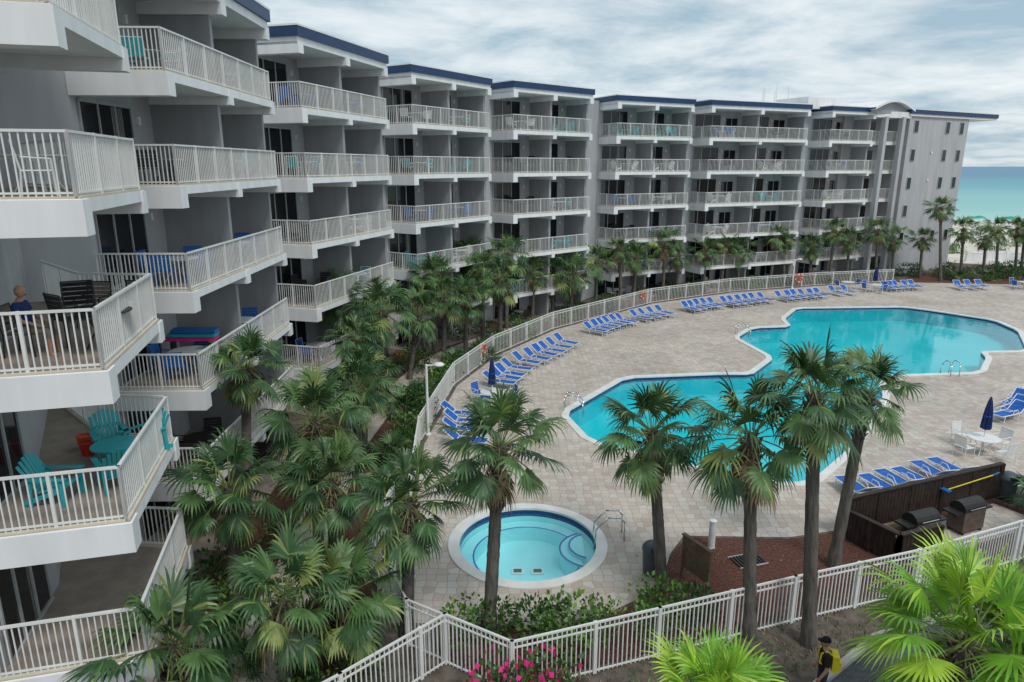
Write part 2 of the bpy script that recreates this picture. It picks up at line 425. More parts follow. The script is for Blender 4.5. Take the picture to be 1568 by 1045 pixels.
sheet('pool_deck_pavers',deck,[offset(pool,.25),circ(2.4)],.008,PAVER)
sheet('mulch_bed',[(4.3,17.5),(5.0,19.0),(5.7,19.9),(9.0,19.8),(11.0,20.3),(17.4,22.5),(19,20),(15.5,18.7),(11,17.0),(7.3,15.8),(3.6,14.6),(3.6,16.6)],[],.004,MULCH)
sheet('paver_patch',[(11.5,19.6),(12.2,18.4),(18,20.8),(17.2,22.2)],[],.012,PAVER)
sheet('mulch_bed',[(-2.6,15.5),(-1.5,15.5),(.8,15.4),(2.4,15.8),(3.55,16.5),(3.5,14.5),(0,13.3),(-1.6,14.2)],[],.006,MULCH)
sheet('mulch_bed',[(-3.5,15.6),(-3.7,21.3),(-4.1,27.6),(-3.3,35.9),(-1.3,41.9),(2.9,49.1),(12.0,59),(20.7,64.5),(30.3,68.1),(39.5,70.6),(40,74),(30,72),(15,66),(5,58),(-4,50),(-8,42),(-9.5,32),(-9.6,20),(-7.4,11),(-4.6,11)],[],.005,MULCH)
sheet('mulch_bed',[(39.9,70.3),(52,68.8),(70,62.4),(74,70),(62,84),(46,76)],[],.005,MULCH)
sheet('paver_path',[(-6.9,9),(-5.2,9),(-5.3,15),(-5.9,20),(-6.3,27),(-5.8,33),(-4.2,40),(-1,46),(2,50),(1,51.2),(-2,47.5),(-5.6,41),(-7.2,33),(-7.7,27),(-7.2,20),(-6.9,14)],[],.011,PAVER)
sheet('asphalt_road',[(6.0,11.9),(6.9,13.2),(9.3,15.0),(11.2,15.7),(15,16.9),(24,20.2),(50,30),(60,10),(20,-20),(2,0)],[],.006,ASPH)
kb=MB()
kp=[(6.0,11.9),(6.9,13.2),(9.3,15.0),(11.2,15.7),(15,16.9),(24,20.2),(50,30)]
for a,b in zip(kp[:-1],kp[1:]): kb.seg((*a,.05),(*b,.05),.18,.14,KERB)
kb.obj('road_kerb')
sheet('sand_dune',[(56,84),(70,76),(90,60),(400,-60),(400,30),(104,148),(-400,320),(-400,200),(30,110)],[],.012,SAND)
sheet('sea',[(-BIG+1000,BIG/3),(104,148),(BIG-1000,-BIG/3+200),(BIG-100,BIG-100),(-BIG+100,BIG-100)],[],.03,SEA)
mb=MB();rf=random.Random(4)
for i in range(60):
    t=-40+i*3;mb.seg((104+t,149-t*.35+rf.uniform(-.5,.5),.06),(107+t,148-t*.35+rf.uniform(-.5,.5),.06),1.2,.05,WHITE)
mb.obj('surf_foam')
basin('swimming_pool',pool,-.1,1.2,PWATER,BASIN,.34)
tub=circ(2.18)
ht=basin('hot_tub',tub,-.1,.95,TWATER,TUBB,.36)
mb=MB()
n_=48
def q_(r,a): return (TC[0]+r*math.cos(a),TC[1]+r*math.sin(a))
for i in range(n_):
    a0=2*math.pi*i/n_;a1=2*math.pi*(i+1)/n_
    mb.add([(*q_(2.17,a0),-.45),(*q_(2.17,a1),-.45),(*q_(1.72,a1),-.45),(*q_(1.72,a0),-.45)],[(0,1,2,3)],TUBB)
    mb.add([(*q_(1.72,a1),-.45),(*q_(1.72,a0),-.45),(*q_(1.72,a0),-.95),(*q_(1.72,a1),-.95)],[(0,1,2,3)],TUBB)
    mb.add([(*q_(1.77,a0),-.445),(*q_(1.77,a1),-.445),(*q_(1.72,a1),-.445),(*q_(1.72,a0),-.445)],[(0,1,2,3)],BLUEP)
for r,z in((.75,-.25),(1.05,-.38)):
    c=(TC[0]+2.1,TC[1]+.2)
    pp=[Vector((c[0]+r*math.cos(t),c[1]+r*math.sin(t))) for t in [math.pi*(.62+.76*i/12) for i in range(13)]]
    mb.prism(pp,-.94,z,TUBB)
    for a,b in zip(pp[:-1],pp[1:]): mb.seg((*a,z+.01),(*b,z+.01),.05,.02,BLUEP)
for x in(-.32,.32):
    mb.bx(TC[0]+x-.2,TC[0]+x+.2,TC[1]-.35,TC[1]-.05,-.94,-.9,WPL)
    mb.bx(TC[0]+x-.13,TC[0]+x+.13,TC[1]-.29,TC[1]-.11,-.9,-.885,BIN)
mb.obj('bench_and_steps',ht)
def handrail(x,y,rz,name='pool_handrail',h=.8,l=.9):
    mb=MB()
    for s_ in(-.25,.25):
        pts=[(s_,0,0),(s_,0,h*.8),(s_,.12,h),(s_,l*.6,h),(s_,l,h*.5),(s_,l+.05,-.3)]
        mb.tube(pts,.026,8,CHROME)
    place(mb.mesh(name,True),name,(x,y,.03),rz)
R_=math.radians
handrail(2.6,31.9,R_(-100));handrail(18.0,30.6,R_(50));handrail(16.0,47.3,R_(-95));handrail(25.3,37.3,0)
handrail(3.6,19.9,R_(90),'tub_handrail')
# ------------------------------------------------------------ fences
def fence(name,path,h,sp=.12,pk=.025,post=2.0):
    mb=MB();rail(mb,path,0,h,sp,RAILM,pk,post,.05,.09)
    for a,b in zip(path[:-1],path[1:]):
        mb.seg((*a,h-.17),(*b,h-.17),.035,.035,RAILM)
    mb.obj(name)
fence('picket_fence',[(-4.6,11.2),(-3.6,12.1),(-1.6,14.07),(0,13.1),(3.56,14.3),(7.35,15.6),(11.4,16.9),(15.4,18.5),(24,21.8),(34,26)],1.4,.12,.026)
fence('picket_fence',[(-1.6,14.1),(-2.6,14.7),(-3.2,16.0),(-4.2,17.8),(-4.0,21)],1.35)
FP=[(-3.5,21.0),(-4.0,27.6),(-3.2,35.7),(-1.2,41.8),(3.0,49),(12.15,58.9),(20.8,64.4),(30.4,68),(39.6,70.4)]
fence('picket_fence',FP,1.3,.18,.028,2.2)
mb=MB()
mb.seg((57.5,86,.5),(75,86,.5),.3,1.1,WHITE);mb.seg((57.5,86,1.08),(75,86,1.08),.36,.08,WHITE)
for i in range(8): mb.bx(57.4+i*2.5-.2,57.4+i*2.5+.2,85.8,86.2,0,1.3,WHITE)
mb.obj('white_garden_wall')
mb=MB()
def plank(a,b,h):
    a=Vector(a);b=Vector(b);L=(b-a).length;d=(b-a)/L;n=int(L/.155)
    for i in range(n):
        c=a+d*(.155*i+.07);j=random.uniform(-.015,.015)
        mb.seg((c.x,c.y,.03),(c.x,c.y,h+j),.14,.03,BROWN,up=(-d.y,d.x,0))
    for z in(.3,h-.2): mb.seg((*(a+Vector((-d.y,d.x))*.04),z),(*(b+Vector((-d.y,d.x))*.04),z),.05,.09,BROWN)
    mb.seg((*a,h+.03),(*b,h+.03),.16,.05,BROWN)
    k=int(L/1.8)+1
    for i in range(k+1):
        c=a+(b-a)*i/k;mb.bx(c.x-.06,c.x+.06,c.y-.06,c.y+.06,0,h+.02,BROWN)
plank((10.7,19.9),(17.6,22.6),1.35);plank((10.7,19.9),(11.6,18.3),1.0);plank((11.6,18.3),(13.2,18.9),1.0)
mb.obj('brown_wood_fence')
# ------------------------------------------------------------ palms
def seg_strip(mb,hub,dirv,nrm,length,w0,droop,m,k=4):
    side=dirv.cross(nrm).normalized()
    p=hub.copy();dv=dirv.copy();st=length/k
    prof=[.30,1,.95,.55,.05]
    vs=[]
    for i in range(k+1):
        w=w0*prof[i]
        vs+=[p-side*w,p+side*w]
        g=droop*((i+.5)/k)**2*1.7
        dv=(dv+Vector((0,0,-g))).normalized()
        p=p+dv*st
    mb.add(vs,[(2*i,2*i+1,2*i+3,2*i+2) for i in range(k)],m)
def crown_mesh(name,seed,nf=40,lm=(LG1,LG2,LG3),R=1.0,ns=20,dead=6,minel=-50,boots=True,dr=(.3,.8),wid=.032):
    rnd=random.Random(seed);mb=MB()
    ga=2.39996
    for i in range(nf+dead):
        isd=i>=nf
        f=(i/nf) if not isd else 1
        el=R_(80-(80-minel)*f**1.0+rnd.uniform(-13,13)) if not isd else R_(rnd.uniform(-80,-60))
        az=i*ga+rnd.uniform(-.35,.35)
        dh=Vector((math.cos(az),math.sin(az),0))
        dv=dh*math.cos(el)+Vector((0,0,math.sin(el)))
        pl=R*(rnd.uniform(.60,1.05) if not isd else rnd.uniform(.4,.7))
        if el>R_(58): pl*=.7
        p0=dh*.1+Vector((0,0,.05-.25*f));p=p0.copy();pts=[p.copy()]
        for j in range(3):
            p=p+dv*pl/3;dv=(dv+Vector((0,0,-.12))).normalized();pts.append(p.copy())
        for j in range(3): mb.cyl(pts[j],pts[j+1],.017,.013,4,STEM if not isd else LGD,False)
        side=dv.cross(Vector((0,0,1)));
        if side.length<.05: side=Vector((-math.sin(az),math.cos(az),0))
        side.normalize();side=(side+Vector((0,0,rnd.uniform(-.6,.6)))).normalized()
        nrm=side.cross(dv).normalized()
        mm=LGD if isd else (lm[0] if rnd.random()<.5 else lm[1])
        if not isd and (rnd.random()<.07): mm=lm[2]
        if not isd and f>.85 and rnd.random()<.35: mm=lm[2]
        bl=R*rnd.uniform(.62,.9);spread=R_(rnd.uniform(90,122));drp=rnd.uniform(*dr)
        for q in range(ns):
            a=(q+.5)/ns*2-1;ang=a*spread
            fold=abs(math.sin(ang))*.5
            sd=(dv*math.cos(ang)+side*math.sin(ang)-nrm*fold*.55+nrm*.12).normalized()
            hub=p+dv*(.12*math.cos(ang)*R)
            l=bl*(1-.30*abs(a)**1.5)*rnd.uniform(.82,1.08)
            m_=mm
            if not isd and rnd.random()<.05: m_=lm[2]
            if not isd and rnd.random()<.15: m_=lm[1]
            nn=(nrm+side*rnd.uniform(-.5,.5)).normalized()
            seg_strip(mb,hub,sd,nn,l,wid*R,drp*rnd.uniform(.7,1.3) if not isd else .8,m_)
    if boots:
        for i in range(54):
            t=i/54;z=-.1-1.5*t;az=i*ga;r=.20-.055*t
            dh=Vector((math.cos(az),math.sin(az),0));b=dh*r*.6+Vector((0,0,z-.12));tp=dh*(r+.08)+Vector((0,0,z+.12))
            mb.seg(b,tp,.09,.03,BOOT)
        for i in range(34):
            az=rnd.uniform(0,6.28);z=rnd.uniform(-.45,.0);dh=Vector((math.cos(az),math.sin(az),0))
            mb.seg(dh*.1+Vector((0,0,z)),dh*rnd.uniform(.25,.5)+Vector((0,0,z+rnd.uniform(-.45,.1))),.02,.012,LGD)
    return mb.mesh(name)
crowns=[crown_mesh('palm_crown_%d'%i,11+i,nf=[31,35,28,32,29][i],dead=[3,6,7,4,2][i],minel=[-45,-55,-50,-60,-40][i]) for i in range(5)]
farc=[crown_mesh('palm_crown_far_%d'%i,51+i,nf=26,ns=13,dead=4,minel=-55,wid=.042) for i in range(4)]
bright=crown_mesh('bright_palm_crown',77,nf=36,lm=(LB1,LB2,LB2),dead=1,minel=-28,ns=26,dr=(.15,.6),wid=.026)
def trunk_mesh():
    mb=MB();prof=[];rnd=random.Random(3)
    for i in range(41):
        t=i/40;r=.17-.035*t+(.05*(1-t*8) if t<.12 else 0)+rnd.uniform(-.008,.008)+(.008 if i%2 else 0)
        prof.append((r,t))
    mb.lathe(prof,12,TRUNK);return mb.mesh('palm_trunk',True)
TM=trunk_mesh()
pr=random.Random(5)
def palm(x,y,h,lean,cr=None,sc=1.0,thick=1.0):
    e=empty('palm_tree',(x,y,0))
    cr=cr or pr.choice(farc)
    yl=pr.uniform(-.15,.15)
    t=place(TM,'trunk',(0,0,0),sc=(thick,thick,math.sqrt(h*h+lean*lean+yl*yl)),parent=e)
    dirv=Vector((lean,yl,h)).normalized();q=Vector((0,0,1)).rotation_difference(dirv)
    t.rotation_mode='QUATERNION';t.rotation_quaternion=q
    s=sc*pr.uniform(.90,1.08)
    c=place(cr,'crown',(lean,yl,h),sc=(s,s,s*pr.uniform(.95,1.15)),parent=e)
    c.rotation_mode='QUATERNION';c.rotation_quaternion=q@Matrix.Rotation(pr.uniform(0,6.28),3,'Z').to_quaternion()
P_="-0.6,15.3,5.2,0.3 | 4.3,17.2,4.8,-0.5 | 6.1,15.1,5.5,-0.4 | 7.5,14.8,6.7,-0.6 | 9.7,18.3,5.6,.25 | -2.7,15.1,3.8,0.2 | -9,20.9,5.5,0.5 | -5.2,13.2,2.6,0.2 | -7.2,12,2.3,0.3 | -6,18.9,4.5,0.2 | -5.1,17.2,3.3,0.1 | -5.8,23.8,3.9,0.1 | -6.7,32.6,4.9,0.4 | -9.0,34.6,5.2,0.3 | -5.8,36.9,3.8,0.6 | -5,42.5,5.0,0.1 | -3,42.5,3.5,0.1 | -2.9,49.0,5.3,0.1 | -0.4,49.4,5.6,-0.0 | -0.8,44.9,4.5,-0.0 | 1.6,51.5,4.0,-0.0 | 3.3,54.0,3.4,-0.1 | 4.7,54.0,3.6,0.2 | 9.5,58.7,4.8,-0.2 | 11.0,60.9,3.9,0.1 | 13.9,62.0,5.0,-0.1 | 15.4,62.8,3.7,-0.1 | 20.4,65.9,4.5,0.1 | 22.3,66.7,4.0,-0.2 | 26,68.2,5.0,0.3 | 27.7,68.9,4.5,-0.4 | 33,70.4,5.4,0.0 | 35,70.9,4.5,-0.1 | 38.5,71.8,5.3,-0.3 | 41,73.1,4.4,-0.3 | 44.9,70.9,7.6,-1.1 | 44,73.1,4.3,-0.3 | 48.4,73.1,5.3,-0.5 | 55.5,77.8,5,-0.5 | 57.7,77.8,5,-0.5 | 52.4,75.4,4.3,-0.3 | -4.2,40.5,4.2,.1 | 7.0,56.2,4.2,0 | -7.3,29.5,4.3,.2 | -4.1,14.1,1.9,0 | -7.9,36.5,5.0,.2 | -6.2,26.5,3.3,.2 | 18.3,64.6,4.2,0 | -2.0,46.3,5,0 | 30.4,69.2,4.0,0"
for i,p in enumerate(P_.split('|')):
    x,y,h,l=[float(a) for a in p.split(',')]
    palm(x,y,h,l,crowns[i%5] if (i<17 or i in(43,44,46)) else None,1.12 if 12<=i<23 else 1.0,thick=1.0 if i<12 else .9)
palm(-7.6,16.4,3.6,.2,crowns[1],1.0)
for x,y,h in((60,80,4.5),(63,78,4.2),(66,82,4.6),(58.5,74,3.6)): palm(x,y,h,-.3)
palm(8.0,10.4,3.65,.0,bright,1.1);palm(9.5,10.9,3.1,.1,bright,1.0);palm(3.5,10.0,2.3,.05,bright,1.0)
palm(17.8,18.6,2.2,0,bright,.8)
# ------------------------------------------------------------ shrubs
def shrub(name,seed,mats_,flower=None,n=420):
    rnd=random.Random(seed);mb=MB()
    lobes=[(Vector((rnd.uniform(-.3,.3),rnd.uniform(-.3,.3),rnd.uniform(.2,.4))),rnd.uniform(.25,.4)) for _ in range(6)]
    for i in range(n):
        c,r=rnd.choice(lobes);u=Vector((rnd.gauss(0,1),rnd.gauss(0,1),rnd.gauss(0,1))).normalized()
        p=c+u*r*rnd.uniform(.7,1.12)
        if p.z<.02: p.z=.02+rnd.random()*.1
        t=(u+Vector((rnd.uniform(-1,1),rnd.uniform(-1,1),rnd.uniform(-.3,1)))*.8).normalized()
        s_=t.orthogonal().normalized();s_=(Matrix.Rotation(rnd.uniform(0,6.28),3,t)@s_)
        l=rnd.uniform(.07,.12);w=l*.32
        m_=rnd.choice(mats_)
        if flower and rnd.random()<.2 and p.z>.25: m_=flower;w=l*.6
        mb.add([p,p+t*l*.5+s_*w,p+t*l,p+t*l*.5-s_*w],[(0,1,2,3)],m_)
    return mb.mesh(name)
SH=[shrub('shrub_mesh_%d'%i,i,[HB1,HB1,HB2]) for i in range(3)]
SHL=shrub('shrub_light',9,[HB2,HB2,LG2,LB1])
FL=shrub('flowering_shrub_mesh',21,[HB1,HB2],PINK)
for x,y,s_ in[(1.5,15.1,1.7),(.5,14.9,1.5),(-.5,15.0,1.4),(-1.3,15.0,1.4),(1.1,14.3,1.3),(2.3,15.2,1.2),(4.0,16.1,1.5),(4.8,15.9,1.3),(3.6,15.2,1.2)]:
    place(random.choice([SHL,SH[0]]),'shrub',(x,y,0),random.random()*6,s_)
for x,y,s_ in[(-8.2,17.2,1.8),(-7.4,16.2,1.3),(-5,32,1.6),(-5.3,39,1.8),(-1.9,42.6,1.4),(-7,36.5,1.6),(-7.6,31,1.5),(-8,25,1.5),(-7.9,23,1.3),(-4.4,20,1.1),(-8.6,28,1.4),(-7.1,38.4,1.4),(-4.1,46,1.7),(-2,47.3,1.4),(0,50,1.4),(-6.3,40.7,1.4),(-9.6,32,1.3),(-4.8,16.5,1.2),(-4.9,13.5,1.1),(-7.3,19.5,1.3),(-3.9,15.4,1.1),(-3.4,13.6,1.2),(-4.5,12.4,1.2),(-4.6,18.4,1.1)]:
    place(random.choice(SH+[SHL]),'shrub',(x,y,0),random.random()*6,s_)
for i in range(110):
    t=random.random()**.8*(len(FP)-1);k=min(int(t),len(FP)-2);a=Vector(FP[k]);b=Vector(FP[k+1]);d_=(b-a).normalized()
    p=a.lerp(b,t-k)+Vector((-d_.y,d_.x))*(random.uniform(.5,1.5) if k<4 else random.uniform(.5,2.6))
    place(random.choice(SH+[SHL]),'shrub',(p.x,p.y,0),random.random()*6,random.uniform(.8,1.6))
for i in range(34):
    t=random.random();x=41+t*30+random.uniform(-1,1);y=71.2-t*5+random.uniform(0,8)+max(0,x-50)*.1
    place(random.choice(SH+[SHL]),'shrub',(x,y,0),random.random()*6,random.uniform(1.1,2.2))
for i in range(60):
    x=random.uniform(60,110);y=random.uniform(88,125)+(110-x)*.1
    place(random.choice([SHL,SH[0]]),'dune_grass_clump',(x,y,0),random.random()*6,random.uniform(1.0,2.2))
for x,y,s_ in[(.45,12.75,1.7),(-.2,12.6,1.5),(1.1,12.7,1.2)]: place(FL,'flowering_shrub',(x,y,0),random.random()*6,s_)
small=crown_mesh('sago_crown',31,nf=26,R=.8,ns=14,dead=0,minel=5,boots=False)
for x,y,s_ in[(-5.3,31.5,1.1),(-4.8,33.2,1.),(-1.6,41.1,.8),(1.0,46.8,.7),(17.5,16.6,.8),(16.8,18.2,.8),(-3.5,40,.8),(-6.5,13.6,.7),(47,71,1.1),(50,71.5,1.1),(18.8,21.5,1.3),(-4.9,26.0,.9),(-4.6,23.0,.9)]:
    place(small,'sago_palm',(x,y,.15),random.random()*6,s_)
mb=MB();rg=random.Random(8)
for i in range(1900):
    t=rg.random();x=-3+t*16;yb=12.2+max(0,x)*.36;y=yb+rg.uniform(-1.0,.9)
    if x>6 and y<x*.33+11.3: continue
    h=rg.uniform(.04,.16);a=rg.uniform(0,6.28);dx,dy=math.cos(a)*.02,math.sin(a)*.02
    lx,ly=rg.uniform(-.08,.08),rg.uniform(-.08,.08)
    mb.add([(x-dx,y-dy,.0),(x+dx,y+dy,.0),(x+lx,y+ly,h)],[(0,1,2)],rg.choice([HB2,LGD,LGD,LG2]))
mb.obj('grass_tufts')
# fallen leaves / bark chips on beds
mb=MB()
for i in range(900):
    x=rg.uniform(3.8,17);y=rg.uniform(14.8,22);
    if not (y>14.0+.33*x-.6 and y<19.2+.1*(x-5)): continue
    a=rg.uniform(0,6.28);l=rg.uniform(.04,.10);dx,dy=math.cos(a)*l,math.sin(a)*l
    mb.add([(x,y,.02),(x+dx,y+dy,.03),(x+dx-dy*.3,y+dy+dx*.3,.045),(x-dy*.3,y+dx*.3,.03)],[(0,1,2,3)],rg.choice([LGD,BOOT,WOOD]))
mb.obj('leaf_litter')
# ------------------------------------------------------------ furniture meshes
def lounger():
    mb=MB()
    bk=R_(38);h=.36
    for s_ in(-.3,.3):
        mb.tube([(s_,-.95,h),(s_,.35,h),(s_,.35+.7*math.cos(bk),h+.7*math.sin(bk))],.024,5,WPL)
        for y in(-.75,.3): mb.tube([(s_,y,h),(s_,y-.05,0)],.02,5,WPL)
        mb.tube([(s_,.3,h+.0),(s_,.1,h+.2),(s_,-.15,h+.2),(s_,-.2,h)],.018,5,WPL)
    for y in(-.95,.35): mb.tube([(-.3,y,h),(.3,y,h)],.022,5,WPL)
    y=.35+.7*math.cos(bk);z=h+.7*math.sin(bk);mb.tube([(-.3,y,z),(.3,y,z)],.022,5,WPL)
    mb.tube([(-.3,-.8,.08),(.3,-.8,.08)],.014,5,WPL)
    n=6
    for i in range(n):
        a=-.93+i*1.27/n;b=a+1.27/n-.012
        sag=-.02*math.sin(math.pi*i/n)
        mb.seg((0,a,h+sag),(0,b,h+sag),.55,.012,BLUE)
    for i in range(3):
        a=.03+i*.225;b=a+.215
        mb.seg((0,.35+a*math.cos(bk),h+a*math.sin(bk)),(0,.35+b*math.cos(bk),h+b*math.sin(bk)),.55,.012,BLUE)
    return mb.mesh('lounge_chair')
LC=lounger()
def table(top,leg,r=.55,h=.72,square=False):
    mb=MB()
    if square: mb.bx(-r,r,-r*.8,r*.8,h-.03,h,top)
    else: mb.lathe([(.001,h-.035),(r-.02,h-.035),(r,h-.02),(r,h-.005),(r-.02,h),(.001,h)],24,top)
    for i in range(4):
        a=math.pi/4+i*math.pi/2
        mb.tube([(r*.75*math.cos(a),r*.75*math.sin(a)*(.8 if square else 1),0),(r*.35*math.cos(a),r*.35*math.sin(a),h*.5),(r*.7*math.cos(a),r*.7*math.sin(a)*(.8 if square else 1),h-.03)],.018,5,leg)
    return mb.mesh('round_table')
def chair(fr,sl,h=.44):
    mb=MB()
    for s_ in(-.27,.27):
        mb.tube([(s_,.26,0),(s_,.22,h),(s_,.3,h+.5)],.016,5,fr)
        mb.tube([(s_,-.26,0),(s_,-.24,h+.2),(s_,.2,h+.23)],.016,5,fr)
        mb.tube([(s_,-.24,h),(s_,.22,h)],.014,5,fr)
    for i in range(5): mb.seg((0,-.24+i*.092,h),(0,-.155+i*.092,h),.52,.012,sl)
    for i in range(5): mb.seg((0,.225+i*.016,h+.04+i*.09),(0,.24+i*.016,h+.12+i*.09),.52,.012,sl,up=(0,1,0))
    mb.tube([(-.27,.3,h+.5),(.27,.3,h+.5)],.016,5,fr)
    return mb.mesh('patio_chair')
def adiron(m):
    mb=MB()
    for i in range(7):
        x=-.24+i*.08;hh=.98-.03*abs(i-3)**1.4
        mb.seg((x,.18,.32),(x*1.15,.18+.28,hh),.07,.018,m,up=(0,1,0))
    for i in range(6): mb.seg((-.27,-.32+i*.095,.37-i*.017),(.27,-.32+i*.095,.37-i*.017),.085,.018,m)
    for s_ in(-.31,.31):
        mb.seg((s_,-.42,.57),(s_,.3,.57),.11,.022,m);mb.seg((s_,-.34,0),(s_,-.34,.56),.03,.09,m);mb.seg((s_,.3,.0),(s_,.26,.56),.03,.08,m)
        mb.seg((s_*.9,-.34,.35),(s_*.9,.45,.06),.03,.09,m)
    mb.seg((-.3,.33,.6),(.3,.33,.6),.03,.07,m)
    return mb.mesh('adirondack_chair')
CH_W=chair(WPL,WPL);CH_B=chair(WPL,BLUE);CH_D=chair(DARK,TAN);CH_K=chair(DARK,DARK);CH_H=chair(DARK,BLACKC,.72)
CH_T=chair(WPL,TEAL);CH_BB=chair(BLUEP,BLUEP)
AD_T=adiron(TEAL);AD_B=adiron(BLUEP);AD_W=adiron(WPL)
TB_W=table(WPL,WPL,.6);TB_D=table(DARK,DARK,.5);TB_T=table(TEAL,TEAL,.48,.6);TB_G=table(FRAME,DARK,.5);TB_Q=table(BROWN,DARK,.75,.72,True)
def umb():
    mb=MB();mb.cyl((0,0,0),(0,0,2.55),.022,.02,8,WPL)
    mb.lathe([(.0,0),(.26,0),(.26,.05),(.06,.1),(.03,.12)],16,KERB)
    n=16;vs=[];prof=[(.05,1.05),(.17,1.12),(.15,1.5),(.13,1.9),(.08,2.3),(.015,2.52)]
    for r,z in prof:
        for i in range(n):
            t=2*math.pi*i/n;rr=r*(1+.28*(1 if i%2 else -1)*min(1,(2.6-z)))
            vs.append((rr*math.cos(t),rr*math.sin(t),z))
    mb.add(vs,[(j*n+i,j*n+(i+1)%n,(j+1)*n+(i+1)%n,(j+1)*n+i) for j in range(len(prof)-1) for i in range(n)],NAVC)
    mb.lathe([(.13,1.62),(.15,1.65),(.13,1.69)],12,BLUE)
    return mb.mesh('closed_umbrella')
UM=umb()
def row(x0,y0,x1,y1,n,rz):
    for i in range(n):
        t=i/max(1,n-1);x=x0+(x1-x0)*t;y=y0+(y1-y0)*t
        place(LC,'lounge_chair',(x+random.uniform(-.08,.08),y+random.uniform(-.15,.15),.012),rz+random.uniform(-.12,.12))
row(.9,39.5,3.6,43.9,6,R_(55));row(-.7,35.3,.2,38.0,4,R_(65));row(-2.0,27.4,-2.4,30.4,4,R_(80))
row(5.9,47.6,8.6,50.6,6,R_(50));row(9.9,51.6,12.2,53.5,4,R_(45));row(14.6,55.2,17.3,56.9,5,R_(35));row(18.5,57.3,22.3,59.2,6,R_(28))
row(24.2,60.0,28.2,61.4,6,R_(22));row(30.2,62.6,31.5,63,2,R_(20));row(36.2,65.0,39.4,66.1,5,R_(15));row(43.6,65.8,46,66.0,3,R_(0))
row(23.6,30.6,26.6,33.6,5,R_(-60));row(12.6,22.6,17.0,24.4,6,R_(195))
def dining(x,y,t,c,n,z=.012,umbr=True,r=1.0,rz0=.3):
    place(t,'round_table',(x,y,z))
    for i in range(n):
        a=rz0+i*2*math.pi/n
        place(c,'patio_chair',(x+r*math.cos(a),y+r*math.sin(a),z),a-math.pi/2)
    if umbr: place(UM,'closed_umbrella',(x,y,z))
dining(19.7,26.6,TB_W,CH_W,4);dining(-1.0,32.6,TB_W,CH_B,3);dining(34.6,64.4,TB_W,CH_B,4);dining(50,66,TB_W,CH_B,4);dining(32.8,66,TB_W,CH_B,2,umbr=False)
fr=random.Random(12)
def bal(L,d,n,s_,dep,me,nm,z,rz):
    q=L+d*s_+n*dep;place(me,nm,(q.x,q.y,z),rz)
for (L,d,n,w,k,bi) in bays:
    z=ZK(k)+.004 if k else .035
    if bi==0: continue
    az=math.atan2(d.y,d.x)
    st=fr.choice([(CH_T,TB_W),(CH_D,TB_D),(CH_K,TB_G),(CH_W,TB_W),(AD_W,TB_W),(CH_B,TB_W),(CH_H,TB_D),(CH_BB,TB_G),(AD_T,TB_T)])
    if bi==1 and k==3: st=(CH_BB,TB_W)
    if bi==1 and k==2: st=(CH_BB,TB_W)
    if bi==1 and k==1: st=(CH_K,TB_D)
    if bi==1 and k==0: st=(CH_K,TB_Q)
    if bi==1 and k==5: st=(CH_T,TB_W)
    nm='adirondack_chair' if st[0] in(AD_B,AD_W,AD_T) else 'patio_chair'
    c=w*.42
    bal(L,d,n,c,1.15,st[1],'balcony_table',z,az)
    bal(L,d,n,c-.85,1.2,st[0],nm,z,az+math.pi/2+.2)
    bal(L,d,n,c+.85,1.1,st[0],nm,z,az-math.pi/2+.2)
    if fr.random()<.5 or bi==1: bal(L,d,n,c,1.95,st[0],nm,z,az)
    if fr.random()<.3 or bi==1: bal(L,d,n,c-.1,.4+.12,st[0],nm,z,az+math.pi+fr.uniform(-.3,.3))
def F(me,nm,x,y,k,rz): place(me,nm,(x,y,ZK(k)+.004 if k else .035),rz)
F(CH_W,'patio_chair',-8.4,12.4,4,2.2);F(CH_W,'patio_chair',-9.3,12.0,4,1.2);F(TB_W,'balcony_table',-8.9,13.2,4,0)
F(CH_H,'patio_chair',-8.1,12.3,3,2.6);F(CH_H,'patio_chair',-8.6,13.3,3,.5);F(TB_D,'balcony_table',-8.0,13.1,3,0);F(CH_D,'patio_chair',-9.3,14.9,3,0);F(CH_D,'patio_chair',-8.6,15,3,-.3)
F(AD_T,'adirondack_chair',-9.15,14.5,2,.7);F(AD_T,'adirondack_chair',-8.4,14.6,2,-.5);F(TB_T,'balcony_table',-8.55,13.7,2,0)
F(AD_T,'adirondack_chair',-9.0,12.3,2,1.6);F(AD_T,'adirondack_chair',-8.1,12.9,2,-2.4)
F(CH_W,'patio_chair',-8.5,13,5,1)
# ------------------------------------------------------------ small items
def lamp_post(x,y,h,rz):
    mb=MB();mb.cyl((0,0,0),(0,0,h),.07,.055,12,WPL);mb.lathe([(.14,0),(.14,.08),(.08,.14)],12,WPL)
    mb.seg((0,0,h-.05),(.55,0,h-.02),.06,.06,WPL)
    mb.lathe([(.001,h+.08),(.16,h+.06),(.24,h-.01),(.22,h-.06),(.001,h-.07)],16,WPL,c=(.55,0))
    mb.lathe([(.001,h-.11),(.14,h-.10),(.17,h-.065)],16,FRAME,c=(.55,0))
    place(mb.mesh('street_lamp'),'street_lamp',(x,y,0),rz)
lamp_post(-3.75,28.6,3.3,.1);lamp_post(27.5,66.2,2.9,.3)
def torus(mb,R,r,m,m2):
    n=24;k=8
    for i in range(n):
        vs=[]
        for a in(i,i+1):
            t=2*math.pi*a/n
            for j in range(k):
                p=2*math.pi*j/k;rr=R+r*math.cos(p);vs.append((rr*math.cos(t),r*math.sin(p),rr*math.sin(t)))
        mb.add(vs,[(j,(j+1)%k,k+(j+1)%k,k+j) for j in range(k)],m2 if i%6==0 else m)
mb=MB();torus(mb,.28,.06,ORNG,WPL);LR=mb.mesh('life_ring',True)
